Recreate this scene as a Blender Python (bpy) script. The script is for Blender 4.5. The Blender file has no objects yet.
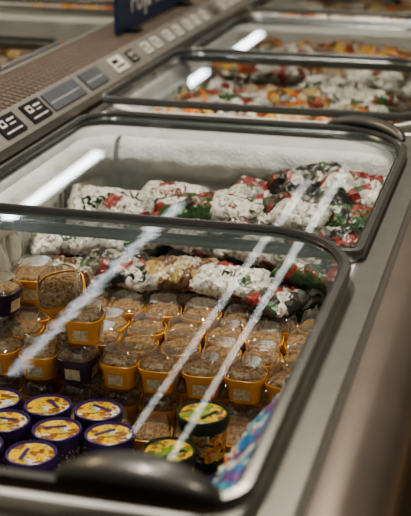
import bpy, bmesh, math, random
from mathutils import Vector, Matrix, noise
from mathutils.bvhtree import BVHTree
random.seed(7)
C = bpy.context.scene.collection

# ---------------------------------------------------------------- materials
def new_mat(name):
    m = bpy.data.materials.new(name); m.use_nodes = True
    nt = m.node_tree
    return m, nt, nt.nodes['Principled BSDF'], nt.nodes['Material Output']

def simple(name, col, rough=0.5, metal=0.0, var=0.12, scale=30, bump=0.0, coat=0.0, bscale=None):
    m, nt, b, o = new_mat(name)
    tc = nt.nodes.new('ShaderNodeTexCoord')
    n = nt.nodes.new('ShaderNodeTexNoise'); n.inputs['Scale'].default_value = scale; n.inputs['Detail'].default_value = 4
    nt.links.new(tc.outputs['Object'], n.inputs['Vector'])
    r = nt.nodes.new('ShaderNodeValToRGB')
    r.color_ramp.elements[0].position = 0.3; r.color_ramp.elements[1].position = 0.7
    r.color_ramp.elements[0].color = tuple(c*(1-var) for c in col)+(1,)
    r.color_ramp.elements[1].color = tuple(min(1, c*(1+var)) for c in col)+(1,)
    nt.links.new(n.outputs['Fac'], r.inputs['Fac']); nt.links.new(r.outputs['Color'], b.inputs['Base Color'])
    b.inputs['Roughness'].default_value = rough; b.inputs['Metallic'].default_value = metal
    b.inputs['Coat Weight'].default_value = coat
    if bump:
        bp = nt.nodes.new('ShaderNodeBump'); bp.inputs['Strength'].default_value = bump; bp.inputs['Distance'].default_value = 0.01
        n2 = nt.nodes.new('ShaderNodeTexNoise'); n2.inputs['Scale'].default_value = bscale or scale
        nt.links.new(tc.outputs['Object'], n2.inputs['Vector'])
        nt.links.new(n2.outputs['Fac'], bp.inputs['Height']); nt.links.new(bp.outputs['Normal'], b.inputs['Normal'])
    return m

def emis(name, col, s):
    m, nt, b, o = new_mat(name)
    b.inputs['Base Color'].default_value = col+(1,)
    b.inputs['Emission Color'].default_value = col+(1,); b.inputs['Emission Strength'].default_value = s
    return m

def glass(name, tint=(0.95,0.98,0.97), k=1.5, bumpband=None, rough=0.0, haze=0.0):
    m, nt, b, o = new_mat(name); nt.nodes.remove(b)
    tr = nt.nodes.new('ShaderNodeBsdfTransparent'); tr.inputs['Color'].default_value = tint+(1,)
    gl = nt.nodes.new('ShaderNodeBsdfGlossy'); gl.inputs['Roughness'].default_value = rough
    gl.inputs['Color'].default_value = (0.9,0.97,1,1)
    lw = nt.nodes.new('ShaderNodeLayerWeight'); lw.inputs['Blend'].default_value = 0.5
    p = nt.nodes.new('ShaderNodeMath'); p.operation='POWER'; p.inputs[1].default_value = 5
    a = nt.nodes.new('ShaderNodeMath'); a.operation='MULTIPLY_ADD'; a.inputs[1].default_value = 0.96*k; a.inputs[2].default_value = 0.04*k
    a.use_clamp = True
    mx = nt.nodes.new('ShaderNodeMixShader')
    L = nt.links.new
    base = tr
    if haze:
        df = nt.nodes.new('ShaderNodeBsdfDiffuse'); df.inputs['Color'].default_value=(0.8,0.78,0.75,1)
        hx = nt.nodes.new('ShaderNodeMixShader'); hx.inputs[0].default_value = haze
        L(tr.outputs[0],hx.inputs[1]); L(df.outputs[0],hx.inputs[2]); base = hx
    L(lw.outputs['Facing'], p.inputs[0]); L(p.outputs[0], a.inputs[0]); L(a.outputs[0], mx.inputs[0])
    L(base.outputs[0], mx.inputs[1]); L(gl.outputs[0], mx.inputs[2]); L(mx.outputs[0], o.inputs['Surface'])
    if bumpband:
        tc = nt.nodes.new('ShaderNodeTexCoord'); sx = nt.nodes.new('ShaderNodeSeparateXYZ')
        L(tc.outputs['Object'], sx.inputs[0])
        mr = nt.nodes.new('ShaderNodeMapRange'); mr.inputs['From Min'].default_value = bumpband[1]; mr.inputs['From Max'].default_value = bumpband[0]
        L(sx.outputs['X'], mr.inputs['Value'])
        n = nt.nodes.new('ShaderNodeTexNoise'); n.inputs['Scale'].default_value = 17; n.inputs['Detail'].default_value = 1.5
        L(tc.outputs['Object'], n.inputs['Vector'])
        mu = nt.nodes.new('ShaderNodeMath'); mu.operation='MULTIPLY'
        L(n.outputs['Fac'], mu.inputs[0]); L(mr.outputs[0], mu.inputs[1])
        bp = nt.nodes.new('ShaderNodeBump'); bp.inputs['Strength'].default_value = 1; bp.inputs['Distance'].default_value = 0.00018
        L(mu.outputs[0], bp.inputs['Height']); L(bp.outputs[0], gl.inputs['Normal'])
    return m

def tint_mat(name, col, fac):
    m, nt, b, o = new_mat(name)
    b.inputs['Base Color'].default_value = col+(1,); b.inputs['Roughness'].default_value = 0.12
    tr = nt.nodes.new('ShaderNodeBsdfTransparent'); mx = nt.nodes.new('ShaderNodeMixShader'); mx.inputs[0].default_value = fac
    nt.links.new(tr.outputs[0], mx.inputs[1]); nt.links.new(b.outputs[0], mx.inputs[2]); nt.links.new(mx.outputs[0], o.inputs['Surface'])
    return m

def print_mat(name, cols, scale=14, rough=0.28):
    m, nt, b, o = new_mat(name)
    tc = nt.nodes.new('ShaderNodeTexCoord'); L = nt.links.new
    nd = nt.nodes.new('ShaderNodeTexNoise'); nd.inputs['Scale'].default_value = scale*1.3; nd.inputs['Detail'].default_value=1
    L(tc.outputs['Object'], nd.inputs['Vector'])
    ma = nt.nodes.new('ShaderNodeVectorMath'); ma.operation='MULTIPLY_ADD'; ma.inputs[1].default_value=(0.05,0.05,0.05)
    L(nd.outputs['Color'], ma.inputs[0]); L(tc.outputs['Object'], ma.inputs[2])
    n = nt.nodes.new('ShaderNodeTexVoronoi'); n.inputs['Scale'].default_value = scale*2.2
    L(ma.outputs[0], n.inputs['Vector'])
    sx = nt.nodes.new('ShaderNodeSeparateXYZ'); L(n.outputs['Color'], sx.inputs[0])
    r = nt.nodes.new('ShaderNodeValToRGB'); r.color_ramp.interpolation = 'CONSTANT'
    r.color_ramp.elements[0].position = 0; r.color_ramp.elements[0].color = cols[0][1]+(1,)
    r.color_ramp.elements[1].position = cols[1][0]; r.color_ramp.elements[1].color = cols[1][1]+(1,)
    for ps, c in cols[2:]:
        e = r.color_ramp.elements.new(ps); e.color = c+(1,)
    L(sx.outputs['X'], r.inputs['Fac'])
    n3 = nt.nodes.new('ShaderNodeTexNoise'); n3.inputs['Scale'].default_value = scale*7; L(tc.outputs['Object'], n3.inputs['Vector'])
    mx = nt.nodes.new('ShaderNodeMix'); mx.data_type='RGBA'; mx.blend_type='MULTIPLY'; mx.inputs[0].default_value = 0.7
    r3 = nt.nodes.new('ShaderNodeValToRGB'); r3.color_ramp.elements[0].position=0.40; r3.color_ramp.elements[1].position=0.47
    r3.color_ramp.elements[0].color=(0.22,0.14,0.12,1)
    L(n3.outputs['Fac'], r3.inputs['Fac'])
    L(r.outputs['Color'], mx.inputs[6]); L(r3.outputs['Color'], mx.inputs[7]); L(mx.outputs[2], b.inputs['Base Color'])
    b.inputs['Roughness'].default_value = rough
    bp = nt.nodes.new('ShaderNodeBump'); bp.inputs['Strength'].default_value = 0.8; bp.inputs['Distance'].default_value = 0.010
    n2 = nt.nodes.new('ShaderNodeTexNoise'); n2.inputs['Scale'].default_value = 35; L(tc.outputs['Object'], n2.inputs['Vector'])
    L(n2.outputs['Fac'], bp.inputs['Height']); L(bp.outputs['Normal'], b.inputs['Normal'])
    return m

W=(0.74,0.73,0.68); RED=(0.30,0.05,0.045); GRN=(0.06,0.13,0.05); CRM=(0.55,0.44,0.28); BRN=(0.17,0.095,0.05); YEL=(0.65,0.40,0.07); BLK=(0.03,0.03,0.03); BLU=(0.04,0.22,0.50)
ORG=(0.65,0.22,0.06); GRY=(0.40,0.39,0.36)
BM = {
 'white': print_mat('bag_print_white',[(0,W),(0.86,RED),(0.90,GRY),(0.97,GRN)]),
 'whitered': print_mat('bag_print_white_red',[(0,RED),(0.13,W),(0.62,GRY),(0.80,BRN),(0.90,GRN)]),
 'dark': print_mat('bag_print_dark',[(0,BLK),(0.35,(0.12,0.12,0.10)),(0.58,RED),(0.66,GRN),(0.78,GRY),(0.90,W)]),
 'greenred': print_mat('bag_print_green',[(0,GRN),(0.33,BLK),(0.5,RED),(0.62,W),(0.80,BRN)]),
 'brown': print_mat('bag_print_brown',[(0,BRN),(0.42,CRM),(0.58,(0.42,0.30,0.12)),(0.75,GRY)]),
 'blue': print_mat('bag_print_blue',[(0,W),(0.2,BLU),(0.48,(0.7,0.22,0.05)),(0.60,W),(0.72,(0.08,0.38,0.5)),(0.88,(0.2,0.08,0.3))],scale=17),
 'warm': print_mat('bag_print_warm',[(0,BRN),(0.22,ORG),(0.42,CRM),(0.60,(0.35,0.10,0.06)),(0.70,GRY),(0.88,YEL)]),
}
bag_mats = list(BM.values()); bag_keys = list(BM.keys())

M_rim   = simple('freezer_rim_gray',(0.21,0.213,0.20),0.28,0.5,0.06)
M_lidbar= simple('lid_bar_gray',(0.24,0.25,0.24),0.22,0.7,0.06)
M_bump  = simple('bumper_bronze_gray',(0.19,0.165,0.145),0.30,0.55,0.08,scale=8)
M_body  = simple('freezer_body_dark',(0.03,0.024,0.02),0.5,0.1,0.1)
M_black = simple('black_plastic',(0.014,0.014,0.014),0.38,0,0.1)
M_handle= simple('handle_dark_gray',(0.045,0.046,0.043),0.36,0,0.1,coat=0.15)
M_liner = simple('freezer_liner_white',(0.70,0.73,0.73),0.5,0,0.10,scale=12,bump=0.3,bscale=60)
M_rib   = simple('liner_rib_gray',(0.60,0.63,0.63),0.5,0,0.15,scale=25)
M_frost = simple('frost_ice',(0.92,0.95,0.96),0.85,0,0.04,scale=50,bump=0.35,bscale=120)
M_glassA= glass('lid_glass_wet',bumpband=(-0.56,-0.50),k=1.3,rough=0.0)
M_glass = glass('lid_glass',k=1.3)
M_tint  = tint_mat('lid_glass_printed_border',(0.07,0.088,0.088),0.6)
M_mesh  = simple('mesh_bronze',(0.24,0.20,0.17),0.4,0.3,0.1)
M_meshd = simple('mesh_tray_dark',(0.008,0.006,0.005),0.8)
M_rail  = simple('price_rail_gray',(0.24,0.235,0.22),0.35,0.2)
M_tag   = simple('price_tag_black',(0.025,0.025,0.03),0.3)
M_tagw  = simple('price_tag_white',(0.58,0.58,0.55),0.5)
M_tagb  = simple('price_strip_slate',(0.10,0.11,0.13),0.4)
M_tago  = simple('price_tag_tan',(0.4,0.28,0.18),0.5)
M_sign  = simple('sign_navy',(0.012,0.030,0.09),0.4)
M_yel   = simple('cup_yellow_plastic',(1.0,0.43,0.010),0.30,0,0.06)
M_pur   = simple('cup_purple_plastic',(0.05,0.028,0.09),0.32)
M_crumb = simple('crumble_filling',(0.47,0.29,0.15),0.8,0,0.65,scale=130,bump=1,bscale=200)
M_label = simple('cup_label_white',(0.78,0.70,0.52),0.5,0,0.3,scale=160)
M_clear = glass('clear_cup_lid',tint=(0.97,0.96,0.94),k=3.2,rough=0.07,haze=0.07)
M_tubn  = simple('tub_violet',(0.065,0.035,0.16),0.28,0,0.2)
M_tubl  = print_mat('tub_lid_picture',[(0,(0.85,0.52,0.04)),(0.40,W),(0.55,(0.35,0.15,0.05)),(0.7,(0.55,0.5,0.12)),(0.85,(0.85,0.5,0.05))],scale=30,rough=0.3)
M_tubg  = simple('tub_green_dark',(0.02,0.035,0.02),0.28)
M_tublg = print_mat('tub_lid_picture_green',[(0,(0.2,0.30,0.04)),(0.3,(0.8,0.45,0.03)),(0.6,(0.2,0.1,0.04)),(0.8,(0.6,0.5,0.1))],scale=34,rough=0.3)
M_tubband = print_mat('tub_side_print',[(0,(0.05,0.03,0.13)),(0.6,(0.7,0.65,0.6)),(0.75,(0.6,0.33,0.04)),(0.85,(0.05,0.03,0.13))],scale=55,rough=0.3)
M_tubbandg = print_mat('tub_side_print_yellow',[(0,(0.03,0.04,0.02)),(0.2,(0.9,0.5,0.04)),(0.6,(0.75,0.2,0.05)),(0.75,(0.6,0.5,0.35))],scale=40,rough=0.3)

# ---------------------------------------------------------------- mesh helpers
class Acc:
    def __init__(s): s.v=[]; s.f=[]; s.m=[]
    def add(s, v, f, mi=0, mat=None):
        o=len(s.v)
        s.v += [tuple(mat@Vector(p)) if mat else tuple(p) for p in v]
        s.f += [tuple(i+o for i in q) for q in f]
        s.m += (mi if isinstance(mi,list) else [mi]*len(f))
    def obj(s, name, mats, smooth=True, parent=None, bevel=0, origin=None, angle=40):
        me=bpy.data.meshes.new(name)
        if origin is None and parent is None and s.v:
            xs=[p[0] for p in s.v]; ys=[p[1] for p in s.v]; zs=[p[2] for p in s.v]
            origin=Vector(((min(xs)+max(xs))/2,(min(ys)+max(ys))/2,min(zs)))
        og=Vector(origin) if origin is not None else Vector((0,0,0))
        me.from_pydata([tuple(Vector(p)-og) for p in s.v],[],s.f)
        for m in mats: me.materials.append(m)
        me.polygons.foreach_set('material_index', s.m)
        bm=bmesh.new(); bm.from_mesh(me); bmesh.ops.recalc_face_normals(bm,faces=bm.faces); bm.to_mesh(me); bm.free()
        if smooth:
            me.polygons.foreach_set('use_smooth',[True]*len(me.polygons))
            me.set_sharp_from_angle(angle=math.radians(angle))
        ob=bpy.data.objects.new(name,me); C.objects.link(ob); ob.location=og
        if parent:
            ob.parent=parent; ob.matrix_parent_inverse=Matrix.Translation(parent.location).inverted()
        if bevel:
            b=ob.modifiers.new('bevel','BEVEL'); b.width=bevel; b.segments=2; b.limit_method='ANGLE'
        return ob

def empty(name, loc):
    e=bpy.data.objects.new(name,None); C.objects.link(e); e.location=loc; e.empty_display_size=0.1
    return e

def box(x0,x1,y0,y1,z0,z1):
    v=[(x0,y0,z0),(x1,y0,z0),(x1,y1,z0),(x0,y1,z0),(x0,y0,z1),(x1,y0,z1),(x1,y1,z1),(x0,y1,z1)]
    f=[(0,3,2,1),(4,5,6,7),(0,1,5,4),(1,2,6,5),(2,3,7,6),(3,0,4,7)]
    return v,f

def rr(x0,x1,y0,y1,z,rad,n=8):
    if not isinstance(rad,(list,)): rad=[(rad,rad)]*4
    P=[]
    cs=[(x1,y0,-1,1,-90),(x1,y1,-1,-1,0),(x0,y1,1,-1,90),(x0,y0,1,1,180)]
    for (cx,cy,sx,sy,a0),(rx,ry) in zip(cs,rad):
        rx=max(rx,0.001); ry=max(ry,0.001)
        ox=cx+sx*rx; oy=cy+sy*ry
        for i in range(n+1):
            a=math.radians(a0+90*i/n); P.append((ox+rx*math.cos(a),oy+ry*math.sin(a),z))
    return P

def loft(loops, cap0=False, cap1=False, ring=False):
    n=len(loops[0]); v=[p for l in loops for p in l]; f=[]
    k=len(loops)
    for j in range(k if ring else k-1):
        a=j*n; b=((j+1)%k)*n
        for i in range(n):
            i2=(i+1)%n; f.append((a+i,a+i2,b+i2,b+i))
    if cap0: f.append(tuple(range(n))[::-1])
    if cap1: f.append(tuple(range((k-1)*n,k*n)))
    return v,f

def tube(path, radii, n=10):
    v=[];f=[]
    N=len(path)
    for i,p in enumerate(path):
        p=Vector(p); t=(Vector(path[min(i+1,N-1)])-Vector(path[max(i-1,0)])).normalized()
        s=t.cross(Vector((0,0,1))).normalized(); u=s.cross(t)
        for k in range(n):
            a=2*math.pi*k/n; v.append(tuple(p+s*math.cos(a)*radii[i][0]+u*math.sin(a)*radii[i][1]))
    for i in range(N-1):
        for k in range(n):
            k2=(k+1)%n; f.append((i*n+k,i*n+k2,(i+1)*n+k2,(i+1)*n+k))
    f.append(tuple(range(n))[::-1]); f.append(tuple(range((N-1)*n,N*n)))
    return v,f

MX=-1.285
def mir(v): return [(2*MX-p[0],p[1],p[2]) for p in v]

# ---------------------------------------------------------------- freezer
def freezer(y0,ym,y1,mirror=False,hero=False):
    T = mir if mirror else (lambda v:v)
    par=empty('chest_freezer', (T([(-0.63,0,0)])[0][0],(y0+y1)/2,0))
    def mk(name,parts,mats,**k):
        a=Acc()
        for p in parts:
            v,f=p[0]; a.add(T(v),f,p[1] if len(p)>1 else 0)
        return a.obj(name,mats,parent=par,**k)
    mk('body',[(loft([rr(-1.12,-0.15,y0,y1,0.09,0.03),rr(-1.12,-0.15,y0,y1,0.79,0.03)],True,False),),
               (loft([rr(-1.08,-0.19,y0+.04,y1-.04,0.0,0.03),rr(-1.08,-0.19,y0+.04,y1-.04,0.10,0.03)],True,True),1)],[M_body,M_black])
    mk('rim',[(loft([rr(-1.12,-0.16,y0,y1,0.785,0.03),rr(-1.12,-0.203,y0,y1,0.80,0.03),rr(-1.12,-0.203,y0,y1,0.862,0.03),rr(-1.112,-0.211,y0+.008,y1-.008,0.87,0.03),
                     rr(-1.09,-0.262,y0+.06,y1-.10,0.871,0.10)]),)],[M_rim])
    mk('liner',[(loft([rr(-1.09,-0.258,y0+.06,y1-.10,0.871,0.10),rr(-1.065,-0.274,y0+.085,y1-.14,0.868,0.10),rr(-1.055,-0.282,y0+.095,y1-.155,0.855,0.09),
                       rr(-1.05,-0.286,y0+.10,y1-.165,0.36,0.09)],False,True),)],[M_liner])
    if not mirror:
        parts=[]; yy=y0+0.2
        while yy<y1-0.28:
            parts.append((box(-1.053,-1.030,yy,yy+0.012,0.38,0.83),)); yy+=0.034
        parts.append((box(-1.053,-1.026,y0+.2,y1-.28,0.60,0.612),))
        mk('wall_ribs',parts,[M_rib],bevel=0.002)
    prof=[(-0.203,0.79),(-0.203,0.862),(-0.197,0.870),(-0.165,0.872),(-0.135,0.864),(-0.118,0.845),(-0.112,0.815),(-0.116,0.78),(-0.13,0.765),(-0.16,0.76)]
    v=[];f=[];n=len(prof)
    for yy in (y0,y1): v+=[(a,yy,b) for a,b in prof]
    for i in range(n): f.append((i,(i+1)%n,n+(i+1)%n,n+i))
    f.append(tuple(range(n))); f.append(tuple(range(n,2*n))[::-1])
    mk('bumper_rail',[((v,f),)],[M_bump])
    mk('bumper_strip',[(box(-0.150,-0.122,y0+.01,y1-.01,0.68,0.755),)],[M_black],bevel=0.006)
    def lid(tag,ya,yb,z,radf,radn,band_far,band_near,gm,bar):
        x0,x1=-1.09,-0.25
        rad=[radn,radf,(0.09,0.11),(0.05,0.05)]
        def L(i,zz,e=(0,0)):
            return rr(x0+i,x1-i,ya+i+e[0],yb-i-e[1],zz,[(max(r[0]-i,.004),max(r[1]-i,.004)) for r in rad],10)
        fr=loft([L(0.002,z-.008),L(0,z+.001),L(0.004,z+.009),L(0.014,z+.010),L(0.018,z+.004),L(0.018,z-.008)],ring=True)
        mk('lid_frame_'+tag,[(fr,)],[bar])
        mk('lid_seal_'+tag,[(loft([L(0.016,z+.0035),L(0.021,z+.0035)]),)],[M_black])
        g=L(0.017,z); mk('lid_glass_'+tag,[((g,[tuple(range(len(g)))]),)],[gm],smooth=False)
        mk('lid_border_'+tag,[(loft([L(0.019,z-.002),L(0.024,z-.002,(band_near,band_far))]),)],[M_tint],smooth=False)
    lid('a',y0+(.03 if hero else .012),ym,0.905,(0.18,0.20),(0.06,0.06),0.10,0.012,M_glassA if hero else M_glass,M_lidbar)
    lid('b',ym-.05,y1-.03,0.884,(0.18,0.25),(0.03,0.03),0.05,0.02,M_glass,M_lidbar)
    path=[];rad=[]
    yb=y1-.03; N=16
    for i in range(N+1):
        s=i/N
        a=math.radians(102-s*72)
        px=-0.43+0.185*math.cos(a) ; py=yb-0.25+0.255*math.sin(a)
        e=math.sin(math.pi*s)**0.5
        path.append((px,py-0.004,0.893+0.012*e)); rad.append((0.006+0.014*e,0.004+0.010*e))
    mk('handle_b',[(tube(path,rad),)],[M_handle])
    if hero or mirror:
        path=[];rad=[]
        for i in range(N+1):
            s=i/N; e=math.sin(math.pi*s)**0.6
            path.append((-0.472+s*0.195,y0+0.050-0.006*s,0.908+0.018*e)); rad.append((0.006+0.030*e,0.004+0.019*e))
        mk('handle_a',[(tube(path,rad,14),)],[M_handle])
    return par

spans=[(1.06,2.035,2.94),(2.943,3.735,4.60),(4.603,5.50,6.35)]
for i,(a,b,c) in enumerate(spans):
    freezer(a,b,c,False,i==0)
for (a,b,c) in spans:
    freezer(a,b+.05,c,True)

# ---------------------------------------------------------------- frost
def frost():
    a=Acc(); path=[]
    ye=2.94-.165
    y=1.90
    while y<ye-0.09: path.append(((-1.05,y),(1,0))); y+=0.012
    for i in range(13):
        t=math.radians(180-90*i/12); path.append(((-1.05+.09+.09*math.cos(t),ye-.09+.09*math.sin(t)),(-math.cos(t),-math.sin(t))))
    x=-0.96
    while x<-0.38: path.append(((x,ye),(0,-1))); x+=0.012
    for i in range(1,12):
        t=math.radians(90-90*i/12); path.append(((-.286-.09+.09*math.cos(t),ye-.09+.09*math.sin(t)),(-math.cos(t),-math.sin(t))))
    rows=26; v=[];f=[]
    L=len(path)
    for i,(p,nn) in enumerate(path):
        fade=min(1,max(0,(i-3)/25))*min(1,(L-1-i)/8+0.1)
        for r in range(rows):
            s=r/(rows-1); z=0.863-0.24*s
            q=Vector((p[0]*9,p[1]*9,z*9))
            top=max(0,1-abs(s-0.20)/0.20)**0.5
            d=0.010+0.030*top+0.012*noise.noise(q)+0.007*noise.noise(q*3)+0.003*noise.noise(q*7)
            rib=0.016*max(0,math.sin(i*1.05))*min(1,max(0,s-0.35)*5)
            d=d+rib
            if s==0: d=0.004
            d=max(0.004,d)*fade+0.002
            v.append((p[0]+nn[0]*d,p[1]+nn[1]*d,z))
    for i in range(L-1):
        for r in range(rows-1):
            f.append((i*rows+r,(i+1)*rows+r,(i+1)*rows+r+1,i*rows+r+1))
    a.add(v,f); return a.obj('frost_buildup',[M_frost],angle=180)
frost()

# ---------------------------------------------------------------- bags
def bag(L,Wd,T,seed,nu=30,nv=20):
    v=[];f=[]; rnd=random.Random(seed); so=Vector((rnd.uniform(0,50),rnd.uniform(0,50),0))
    idx={}
    for side in (1,-1):
        for i in range(nu+1):
            for j in range(nv+1):
                u=2*i/nu-1; w=2*j/nv-1
                edge=(i in (0,nu) or j in (0,nv))
                if side==-1 and edge: idx[(side,i,j)]=idx[(1,i,j)]; continue
                h=T/2*(max(0,1-abs(u)**5)**0.6)*(max(0,1-abs(w)**3)**0.6)
                pz=Vector((u*2.2,w*1.6,side*1.5))+so
                h*=1+0.45*noise.noise(pz)+0.28*noise.noise(pz*3)
                h+=0.009*noise.noise(pz*6)*(1-u*u)
                x=u*L/2*(1-0.05*abs(w)**3); y=w*Wd/2*(0.90+0.10*abs(u)**4)
                z=side*h if not edge else 0.004*math.sin(j*2.1+i*1.7)+0.01*noise.noise(pz)
                if abs(u)>0.9: x+=0.003*math.sin(j*3.0)
                idx[(side,i,j)]=len(v); v.append((x,y,z))
    for side in (1,-1):
        for i in range(nu):
            for j in range(nv):
                q=(idx[(side,i,j)],idx[(side,i+1,j)],idx[(side,i+1,j+1)],idx[(side,i,j+1)])
                f.append(q if side==1 else q[::-1])
    return v,f

def place_bag(key,loc,rz,L=0.25,Wd=0.17,T=0.055,tx=0,ty=0,seed=None):
    a=Acc(); v,f=bag(L,Wd,T,seed if seed is not None else random.random()*1000)
    R=Matrix.Rotation(math.radians(rz),4,'Z')@Matrix.Rotation(math.radians(ty),4,'Y')@Matrix.Rotation(math.radians(tx),4,'X')
    M=Matrix.Translation(Vector(loc))@R
    a.add(v,f,0,M)
    bvh=BVHTree.FromPolygons([Vector(p) for p in a.v],a.f)
    o=a.obj('frozen_food_bag',[BM[key]],angle=180,origin=(random.uniform(-.05,.05)+loc[0],loc[1],loc[2]))
    return o,M,bvh

hero=[
 ('white',(-0.95,2.40,0.72),28,0.20,0.13,0.055,10,0),
 ('white',(-0.92,2.56,0.745),14,0.19,0.13,0.055,28,6),
 ('white',(-0.79,2.64,0.750),-12,0.17,0.12,0.055,22,0),
 ('whitered',(-0.80,2.47,0.725),35,0.18,0.12,0.05,10,-5),
 ('white',(-0.68,2.62,0.740),40,0.18,0.12,0.05,16,-6),
 ('white',(-0.66,2.46,0.725),-20,0.18,0.12,0.05,8,0),
 ('whitered',(-0.57,2.66,0.760),-15,0.18,0.12,0.05,24,8),
 ('white',(-0.54,2.53,0.740),12,0.17,0.12,0.055,16,-4),
 ('dark',(-0.47,2.69,0.80),25,0.19,0.12,0.05,30,-8),
 ('whitered',(-0.36,2.65,0.805),-10,0.16,0.12,0.045,28,4),
 ('dark',(-0.45,2.57,0.780),18,0.20,0.12,0.05,18,-6),
 ('greenred',(-0.37,2.50,0.780),5,0.16,0.11,0.045,14,0),
 ('white',(-0.50,2.40,0.735),-16,0.18,0.12,0.05,10,5),
 ('dark',(-0.38,2.40,0.760),22,0.17,0.11,0.045,12,0),
 ('greenred',(-0.38,2.29,0.735),-18,0.17,0.11,0.045,8,0),
 ('brown',(-0.93,2.26,0.69),14,0.19,0.12,0.045,12,0),
 ('dark',(-0.80,2.29,0.70),-10,0.18,0.12,0.045,14,4),
 ('brown',(-0.67,2.30,0.70),16,0.17,0.12,0.045,12,0),
 ('white',(-0.55,2.28,0.70),-8,0.17,0.11,0.045,12,0),
 ('dark',(-0.44,2.24,0.692),60,0.15,0.11,0.04,6,0),
 ('whitered',(-0.86,2.49,0.762),-30,0.13,0.09,0.04,24,4),
 ('greenred',(-0.73,2.55,0.762),18,0.14,0.09,0.04,30,-6),
 ('white',(-0.62,2.55,0.765),-28,0.13,0.09,0.04,26,6),
 ('dark',(-0.58,2.44,0.758),10,0.13,0.085,0.035,20,0),
 ('white',(-0.45,2.47,0.795),-20,0.13,0.09,0.035,22,0),
]
hm=[]
for i,h in enumerate(hero):
    hm.append(place_bag(h[0],h[1],h[2],h[3],h[4],h[5],h[6],h[7],seed=i*3.7+2))
def lettering(txt,size,M,mat,name,parent,ext=0.0005,bvh=None,nrm=None):
    cu=bpy.data.curves.new(name,'FONT'); cu.body=txt; cu.size=size; cu.extrude=0 if bvh else ext; cu.align_x='CENTER'; cu.materials.append(mat)
    o=bpy.data.objects.new(name,cu); C.objects.link(o); bpy.context.view_layer.update()
    dg=bpy.context.evaluated_depsgraph_get(); me=bpy.data.meshes.new_from_object(o.evaluated_get(dg)); me.materials.clear(); me.materials.append(mat)
    bpy.data.objects.remove(o)
    if bvh:
        bm=bmesh.new(); bm.from_mesh(me)
        bmesh.ops.triangulate(bm,faces=bm.faces)
        bmesh.ops.subdivide_edges(bm,edges=[e for e in bm.edges if e.calc_length()>0.005],cuts=3,use_grid_fill=False)
        bmesh.ops.triangulate(bm,faces=bm.faces)
        bm.to_mesh(me); bm.free()
    me.transform(M)
    if bvh:
        for v in me.vertices:
            h=bvh.ray_cast(v.co+nrm*0.1,-nrm)
            if h[0] is not None: v.co=h[0]+nrm*0.0015
    ob=bpy.data.objects.new(name,me); C.objects.link(ob)
    ob.parent=parent; ob.matrix_parent_inverse=Matrix.Translation(parent.location).inverted()
    return ob
g=simple('bag_text_green',(0.015,0.06,0.02),0.4)
rd=simple('bag_text_red',(0.30,0.03,0.03),0.4)
def bagtext(i,txt,size,mat,off=(0,-0.01),rz=0):
    o,M,b=hm[i]; nrm=(M.to_3x3()@Vector((0,0,1))).normalized()
    T=M@Matrix.Translation((off[0],off[1],0))@Matrix.Rotation(math.radians(rz),4,'Z')
    lettering(txt,size,T,mat,'printed_name',o,bvh=b,nrm=nrm)
bagtext(1,'Repek',0.056,g,(0.01,-0.015),18)
bagtext(0,'mix',0.040,rd); bagtext(2,'Repek',0.040,rd,(0,-.01),8); bagtext(4,'pita',0.040,rd)
bagtext(5,'pita',0.045,g); bagtext(7,'burek',0.035,rd); bagtext(12,'mix',0.04,rd); bagtext(18,'mix',0.035,g); bagtext(22,'pita',0.03,rd)

a=Acc(); rnd=random.Random(5)
for lay,z in enumerate((0.40,0.46,0.52,0.58,0.64)):
    for x in (-0.91,-0.67,-0.44):
        for y in (2.34,2.50,2.66):
            v,f=bag(0.25,0.17,0.062,rnd.random()*99,12,8)
            M=Matrix.Translation((x+rnd.uniform(-.01,.01),y,z))@Matrix.Rotation(math.radians(rnd.uniform(-10,10)),4,'Z')
            a.add(v,f,rnd.choice([0,1,2,3]),M)
for x,y in ((-0.41,2.66),(-0.41,2.50)):
    v,f=bag(0.20,0.15,0.06,rnd.random()*99,12,8); a.add(v,f,2,Matrix.Translation((x,y,0.70)))
a.obj('frozen_food_bag_pile',bag_mats,angle=180)

place_bag('blue',(-0.343,1.50,0.745),88,0.28,0.17,0.030,-56,0,seed=51)
place_bag('blue',(-0.350,1.28,0.745),94,0.22,0.17,0.030,-56,0,seed=52)
place_bag('whitered',(-0.338,1.75,0.70),90,0.20,0.12,0.03,-62,0,seed=53)

def pile(y0,y1,mirror,keys,seed,top=0.72):
    rnd=random.Random(seed); a=Acc()
    for lay in range(5):
        z=top-0.055*(4-lay)
        y=y0
        while y<y1:
            x=-0.94
            while x<-0.36:
                v,f=bag(0.19,0.13,0.065,rnd.random()*99,16,10)
                M=Matrix.Translation((x+rnd.uniform(-.02,.02),y+rnd.uniform(-.02,.02),z+rnd.uniform(-.015,.02)))@Matrix.Rotation(math.radians(rnd.uniform(-60,60)),4,'Z')@Matrix.Rotation(math.radians(rnd.uniform(-10,14)),4,'X')
                vv=[tuple(M@Vector(p)) for p in v]
                if mirror: vv=mir(vv)
                a.add(vv,f,bag_keys.index(rnd.choice(keys)))
                x+=0.155
            y+=0.11
    a.obj('frozen_food_bag_pile',bag_mats,angle=180)
pile(3.14,3.66,False,['warm','warm','whitered','warm'],11,0.80)
pile(3.80,4.36,False,['warm','white','warm','whitered'],12,0.80)
pile(4.82,6.05,False,['warm','brown','white'],13,0.80)
pile(1.35,2.66,True,['brown','dark','warm'],14,0.70)
pile(3.18,4.30,True,['warm','brown','warm'],15,0.77)
pile(4.84,6.05,True,['warm','brown','warm'],16,0.77)

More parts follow.
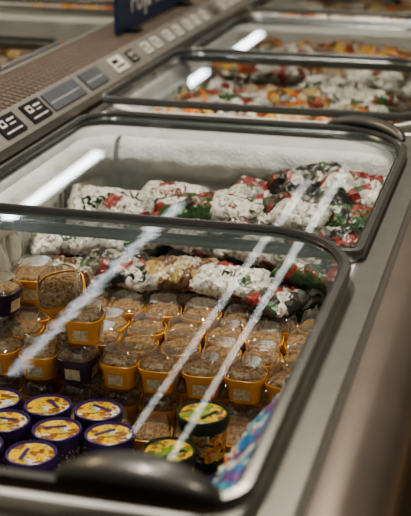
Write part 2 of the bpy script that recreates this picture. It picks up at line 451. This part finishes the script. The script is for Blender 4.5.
# ---------------------------------------------------------------- cups
def superloop(r,z,n=28,p=3.2):
    P=[]
    for i in range(n):
        a=2*math.pi*i/n; c,s=math.cos(a),math.sin(a)
        k=(abs(c)**p+abs(s)**p)**(-1/p); P.append((r*c*k,r*s*k,z))
    return P
def add_cup(acc,M,base=0):
    v,f=loft([superloop(.026,0),superloop(.029,.001),superloop(.0335,.038),superloop(.0375,.040),superloop(.0378,.048),superloop(.0360,.049)],True,False)
    acc.add(v,f,base,M)
    loops=[superloop(.0335,.048)]
    off=Vector((M.translation.x*40,M.translation.y*40,M.translation.z*40))
    for k in range(1,6):
        r=.0325*(1-(k/6.0)**1.6); z=.049+.008*math.sin(k/6*math.pi/2)
        lp=[(p[0]+.002*noise.noise(Vector(p)*200+off),p[1],p[2]+.005*noise.noise(Vector(p)*150+off)) for p in superloop(r,z)]
        loops.append(lp)
    v,f=loft(loops,False,True); acc.add(v,f,2,M)
    v,f=loft([superloop(.0365,.049),superloop(.0362,.052),superloop(.0335,.054),superloop(.0300,.072),superloop(.0275,.0745),superloop(.0265,.0735)],False,True)
    acc.add(v,f,3,M)
    for ang in (0,90,180,270):
        R=M@Matrix.Rotation(math.radians(ang),4,'Z')
        acc.add([(-.015,-.0311,.008),(.015,-.0311,.008),(.015,-.0340,.031),(-.015,-.0340,.031)],[(0,1,2,3)],4,R)
cups=Acc(); rnd=random.Random(3)
def cup_at(x,y,z,base=0,rz=None,tx=0,ty=0,s=1.0):
    M=Matrix.Translation((x,y,z))@Matrix.Rotation(math.radians(rnd.uniform(-16,16) if rz is None else rz),4,'Z')@Matrix.Rotation(math.radians(tx),4,'X')@Matrix.Rotation(math.radians(ty),4,'Y')@Matrix.Scale(s,4)
    add_cup(cups,M,base)
HC=0.0755
rows=[1.96,2.042,2.124,2.206]
for ri,y in enumerate(rows):
    for ci in range(8):
        x=-0.372-0.0795*ci+(0.012 if ri%2 else 0)
        if x<-0.99: continue
        for lv in range(2,4):
            if ri==3 and lv<3: continue
            jx,jy=rnd.uniform(-.003,.003),rnd.uniform(-.003,.003)
            bb = 0 if (ci<4 or ri>0) else (1 if ci==5 else 0)
            cup_at(x+jx,y+jy,0.37+HC*lv+(0.008*rnd.random() if lv==3 else 0),bb)
for ri,y in enumerate([1.876]):
    for ci in range(6):
        x=-0.365-0.0795*ci
        for lv in (1,2):
            cup_at(x,y,0.355+HC*lv+ (0.012 if ci<2 else 0),0 if ci in (0,1,3) else 1)
for (x,y) in [(-0.355,1.79),(-0.60,1.79),(-0.355,1.71)]:
    for lv in (0,1): cup_at(x,y,0.365+HC*lv,0 if x>-.4 else 1)
cup_at(-0.825,2.055,0.700,0,rz=20,tx=28,ty=-14,s=1.25)
cup_at(-0.93,2.14,0.682,0,rz=8,tx=4,s=1.1)
cup_at(-0.965,2.05,0.682,1,rz=-12,tx=0)
cup_at(-0.76,1.965,0.682,0,rz=5)
cups.obj('dessert_cup_stack',[M_yel,M_pur,M_crumb,M_clear,M_label],angle=35)

# ---------------------------------------------------------------- ice cream tubs
def circ(r,z,n=40): return [(r*math.cos(2*math.pi*i/n),r*math.sin(2*math.pi*i/n),z) for i in range(n)]
def tub(x,y,ztop,kind='navy',r=0.044,h=0.10,rz=0,tilt=0):
    a=Acc()
    M=Matrix.Translation((x,y,ztop-h))@Matrix.Rotation(math.radians(tilt),4,'X')@Matrix.Rotation(math.radians(rz),4,'Z')
    k=r/0.044
    v,f=loft([circ(.034*k,0),circ(.035*k,.002),circ(.0365*k,.02)],True,False); a.add(v,f,0,M)
    v,f=loft([circ(.0365*k,.02),circ(.0405*k,h-.026)],False,False); a.add(v,f,2,M)
    v,f=loft([circ(.0405*k,h-.026),circ(.041*k,h-.016)],False,False); a.add(v,f,0,M)
    v,f=loft([circ(.041*k,h-.017),circ(.0435*k,h-.016),circ(.044*k,h-.003),circ(.0435*k,h),circ(.041*k,h+.001),circ(.0395*k,h-.002),circ(.038*k,h-.0035)],False,False); a.add(v,f,0,M)
    v,f=loft([circ(.038*k,h-.0035),circ(.001,h-.003)],False,True); a.add(v,f,1,M)
    a.add([(-.022*k,.010,h-.0025),(.018*k,.007,h-.0025),(.019*k,.014,h-.0025),(-.021*k,.018,h-.0025)],[(0,1,2,3)],3,M)
    mats={'navy':[M_tubn,M_tubl,M_tubband,M_tubn],'green':[M_tubg,M_tublg,M_tubbandg,M_tubg],'plain':[M_tubn,M_tubn,M_tubband,M_tagw]}[kind]
    return a.obj('ice_cream_tub',mats,angle=35,origin=(x+rnd.uniform(-.02,.02),y+rnd.uniform(-.02,.02),ztop-h))
for i,(x,y) in enumerate([(-0.79,1.845),(-0.693,1.845),(-0.835,1.757),(-0.740,1.762),(-0.644,1.765),(-0.845,1.665),(-0.750,1.672),(-0.886,1.84)]):
    tub(x,y,0.60+0.003*(i%3),'navy',rz=i*23-40)
    tub(x,y,0.495,'navy',rz=i*31)
for i,(x,y) in enumerate([(-0.655,1.675),(-0.80,1.575),(-0.70,1.58),(-0.60,1.59),(-0.88,1.57)]):
    tub(x,y,0.50,'plain' if i%2 else 'navy',rz=i*31)
for (x,y,z,kd) in [(-0.488,1.805,0.645,'green'),(-0.522,1.715,0.615,'green'),(-0.545,1.623,0.585,'green'),(-0.432,1.735,0.55,'plain')]:
    tub(x,y,z,kd,rz=30+x*300,r=0.046 if kd=='green' else .043)
    tub(x,y,z-0.105,'plain')
a=Acc(); rnd2=random.Random(8)
for x in (-0.93,-0.70,-0.47):
    for y in (1.24,1.36,1.48):
        for z in (0.39,0.44):
            v,f=bag(0.24,0.15,0.055,rnd2.random()*99,12,8)
            a.add(v,f,bag_keys.index('dark'),Matrix.Translation((x,y,z))@Matrix.Rotation(rnd2.uniform(-.3,.3),4,'Z'))
a.obj('frozen_food_bag_pile',bag_mats,angle=180)

# ---------------------------------------------------------------- centre divider
Y0,Y1=1.06,6.35
div=empty('center_divider_shelf',(MX,(Y0+Y1)/2,0))
def mkd(name,parts,mats,**k):
    a=Acc()
    for p in parts: a.add(p[0][0],p[0][1],p[1] if len(p)>1 else 0)
    return a.obj(name,mats,parent=div,**k)
mkd('base_panel',[(box(-1.445,-1.125,Y0,Y1,0.0,0.875),)],[M_body])
def extr(prof):
    n=len(prof); v=[];f=[]
    for yy in (Y0,Y1): v+=[(p,yy,q) for p,q in prof]
    for i in range(n): f.append((i,(i+1)%n,n+(i+1)%n,n+i))
    f.append(tuple(range(n))); f.append(tuple(range(n,2*n))[::-1]); return v,f
railR=extr([(-1.124,0.876),(-1.124,0.900),(-1.132,0.906),(-1.180,0.948),(-1.188,0.952),(-1.196,0.948),(-1.196,0.876)])
railL=(mir(railR[0]),railR[1])
mkd('price_rail',[(railR,),(railL,)],[M_rail])
mkd('tray',[(box(-1.374,-1.196,Y0,Y1,0.876,0.905),)],[M_meshd])
def stick(p,q,w=0.0065,z0=0.940,z1=0.945):
    d=Vector((q[0]-p[0],q[1]-p[1],0)).normalized(); s=Vector((-d.y,d.x,0))*w/2
    P=[Vector((p[0],p[1],0))-s,Vector((q[0],q[1],0))-s,Vector((q[0],q[1],0))+s,Vector((p[0],p[1],0))+s]
    v=[(a.x,a.y,z0) for a in P]+[(a.x,a.y,z1) for a in P]
    return v,[(0,3,2,1),(4,5,6,7),(0,1,5,4),(1,2,6,5),(2,3,7,6),(3,0,4,7)]
parts=[]; xa,xb=-1.372,-1.198; wd=xb-xa
dy=wd*0.62
y=Y0
while y<Y1-dy:
    parts.append((stick((xa,y),(xb,y+dy)),)); parts.append((stick((xb,y),(xa,y+dy),z0=0.9395,z1=0.9455),)); y+=0.030
mkd('wire_mesh',parts,[M_mesh],smooth=False)
mkd('mesh_supports',[(box(-1.37,-1.20,yy,yy+.01,0.905,0.940),) for yy in (1.1,2.0,2.9,3.6,4.5,5.4,6.3)],[M_mesh])

sl=Vector((-0.048,0,0.042)).normalized(); nr=Vector((0.042,0,0.048)).normalized(); ya=Vector((0,1,0))
def tag(y,w,h,kind):
    t=Acc(); o=Vector((-1.156,y,0.927))+nr*0.0015
    def q(u0,u1,s0,s1,d,mi,th=0.002):
        v=[]
        for dd in (d,d+th):
            for uu,ss in ((u0,s0),(u1,s0),(u1,s1),(u0,s1)): v.append(tuple(o+ya*uu+sl*ss+nr*dd))
        t.add(v,[(0,3,2,1),(4,5,6,7),(0,1,5,4),(1,2,6,5),(2,3,7,6),(3,0,4,7)],mi)
    if kind=='dark':
        q(-w/2,w/2,-h/2,h/2,0,0,.003)
        q(-w*.36,-w*.10,-h*.02,h*.34,.003,1,.0005); q(-w*.30,-w*.16,h*.08,h*.24,.0036,0,.0004)
        q(w*.02,w*.36,h*.18,h*.28,.003,1,.0005); q(w*.02,w*.30,-h*.02,h*.04,.003,1,.0005); q(-w*.38,w*.38,-h*.34,-h*.27,.003,1,.0005)
    elif kind=='white':
        q(-w/2,w/2,-h/2,h/2,0,1,.003); q(-w*.35,w*.1,h*.05,h*.3,.003,0,.0005); q(-w*.35,w*.35,-h*.25,-h*.12,.003,0,.0005)
    else:
        q(-w/2,w/2,-h/2,h/2,0,3,.003)
        q(-w*.45,w*.45,-h*.10,-h*.07,.003,1,.0004)
    t.obj('price_tag',[M_tag,M_tagw,M_tago,M_tagb],smooth=False)
for y in (2.33,2.55,2.71): tag(y,0.115,0.056,'dark')
tag(2.90,0.22,0.055,'strip'); tag(3.12,0.14,0.055,'strip'); tag(3.33,0.10,0.052,'white')
y=3.46
rt=random.Random(2)
while y<6.2:
    tag(y,0.060,0.040,'white' if rt.random()<.85 else 'dark'); y+=0.095+rt.random()*.05

# ---------------------------------------------------------------- sign
sg=empty('aisle_sign',(-1.27,4.06,0.95))
a=Acc(); v,f=box(-1.276,-1.264,3.65,4.48,0.955,1.33); a.add(v,f)
a.obj('sign_board',[M_sign],parent=sg,smooth=False,bevel=0.003)
a=Acc()
for yy in (3.75,4.36):
    v,f=box(-1.31,-1.23,yy,yy+.05,0.9475,0.958); a.add(v,f)
a.obj('sign_feet',[M_black],parent=sg,smooth=False)
MT=Matrix(((0,0,1,-1.263),(1,0,0,4.06),(0,1,0,1.005),(0,0,0,1)))
lettering('Polja do sve',0.115,MT,M_tagw,'sign_text',sg)
MT2=Matrix(((0,0,1,-1.263),(1,0,0,4.06),(0,1,0,1.18),(0,0,0,1)))
lettering('Frozen food',0.11,MT2,M_tagw,'sign_text_top',sg)

# ---------------------------------------------------------------- room
def room_box(name,b,mat):
    a=Acc(); v,f=box(*b); a.add(v,f); return a.obj(name,[mat],smooth=False)
M_floor,nt,b,o=new_mat('floor_tiles')
tc=nt.nodes.new('ShaderNodeTexCoord'); br=nt.nodes.new('ShaderNodeTexBrick'); br.offset=0
br.inputs['Scale'].default_value=1; br.inputs['Brick Width'].default_value=0.6; br.inputs['Row Height'].default_value=0.6; br.inputs['Mortar Size'].default_value=0.004
br.inputs['Color1'].default_value=(0.20,0.14,0.09,1); br.inputs['Color2'].default_value=(0.23,0.16,0.10,1); br.inputs['Mortar'].default_value=(0.06,0.05,0.04,1)
nt.links.new(tc.outputs['Object'],br.inputs['Vector']); nt.links.new(br.outputs['Color'],b.inputs['Base Color']); b.inputs['Roughness'].default_value=0.25
M_ceil=simple('ceiling_paint',(0.10,0.112,0.112),0.9)
M_wall=simple('wall_paint',(0.16,0.145,0.125),0.8)
room_box('floor',(-9,5,-4,25,-0.1,0),M_floor)
room_box('ceiling',(-9,5,-4,25,4.1,4.2),M_ceil)
room_box('wall_back',(-9,5,25,25.1,0,4.1),M_wall)
room_box('wall_front',(-9,5,-4.1,-4,0,4.1),M_wall)
room_box('wall_left',(-9.1,-9,-4,25,0,4.1),M_wall)
room_box('wall_right',(5,5.1,-4,25,0,4.1),M_wall)

M_l1=emis('lamp_tube_white',(1,0.95,0.88),8.5); M_l2=emis('lamp_tube_soft',(0.95,0.97,1),2.9); M_l3=emis('lamp_tube_cool',(0.95,0.97,1),15)
def lamp(x,y0,y1,w,m):
    p=empty('linear_ceiling_lamp',(x,(y0+y1)/2,4.1))
    a=Acc(); v,f=box(x-w/2,x+w/2,y0,y1,3.90,3.915); a.add(v,f); a.obj('tube',[m],parent=p,smooth=False)
    a=Acc(); v,f=box(x-w/2-.01,x+w/2+.01,y0-.02,y1+.02,3.916,3.96); a.add(v,f)
    for yy in (y0+.3,y1-.3):
        v,f=box(x-.006,x+.006,yy,yy+.012,3.96,4.1); a.add(v,f)
    a.obj('housing',[M_black],parent=p,smooth=False)
lamp(-2.245,6.6,12.7,0.007,M_l1)
lamp(-1.917,6.2,13.3,0.012,M_l1)
lamp(-3.35,7.2,11.5,0.080,M_l2)
for s,e in ((10.5,13.2),(15.2,18.1),(19.8,22.0)): lamp(-4.85,s,e,0.10,M_l3)

def fill_panel(x,y,sx,sy,power,col):  # added overhead fill light with an invented housing, set clear of glass reflections
    p=empty('added_fill_panel',(x,y,4.1))
    a=Acc(); v,f=box(x-sx/2-.03,x+sx/2+.03,y-sy/2-.03,y+sy/2+.03,3.99,4.1); a.add(v,f); a.obj('fill_housing',[M_black],parent=p,smooth=False)
    l=bpy.data.lights.new('fill_light','AREA'); l.shape='RECTANGLE'; l.size=sx; l.size_y=sy; l.energy=power; l.color=col
    o=bpy.data.objects.new('fill_light',l); C.objects.link(o); o.parent=p; o.location=(0,0,-0.12)
fill_panel(-0.9,2.3,0.3,0.9,118,(1,0.91,0.78))
fill_panel(1.2,1.9,0.4,0.8,48,(1,0.84,0.66))  # added from the right to brighten the liner's left wall
fill_panel(-3.6,4.2,0.6,1.6,95,(1,0.74,0.48))  # added warm fill for the left row
fill_panel(-0.6,4.9,0.4,1.0,50,(1,0.85,0.68))

w=bpy.data.worlds.new('world'); bpy.context.scene.world=w; w.use_nodes=True
w.node_tree.nodes['Background'].inputs[0].default_value=(0.5,0.55,0.6,1); w.node_tree.nodes['Background'].inputs[1].default_value=0.1
try: bpy.context.scene.view_settings.look='AgX - Medium High Contrast'
except Exception: pass

# ---------------------------------------------------------------- camera
cd=bpy.data.cameras.new('camera'); cam=bpy.data.objects.new('camera',cd); C.objects.link(cam)
cam.location=(0,0,1.6); cam.rotation_euler=(math.radians(90-19.87),0,math.radians(15.0))
cd.sensor_fit='VERTICAL'; cd.sensor_height=36; cd.lens=85
cd.dof.use_dof=True; cd.dof.focus_distance=2.35; cd.dof.aperture_fstop=4.0
cd.clip_start=0.02
bpy.context.scene.camera=cam
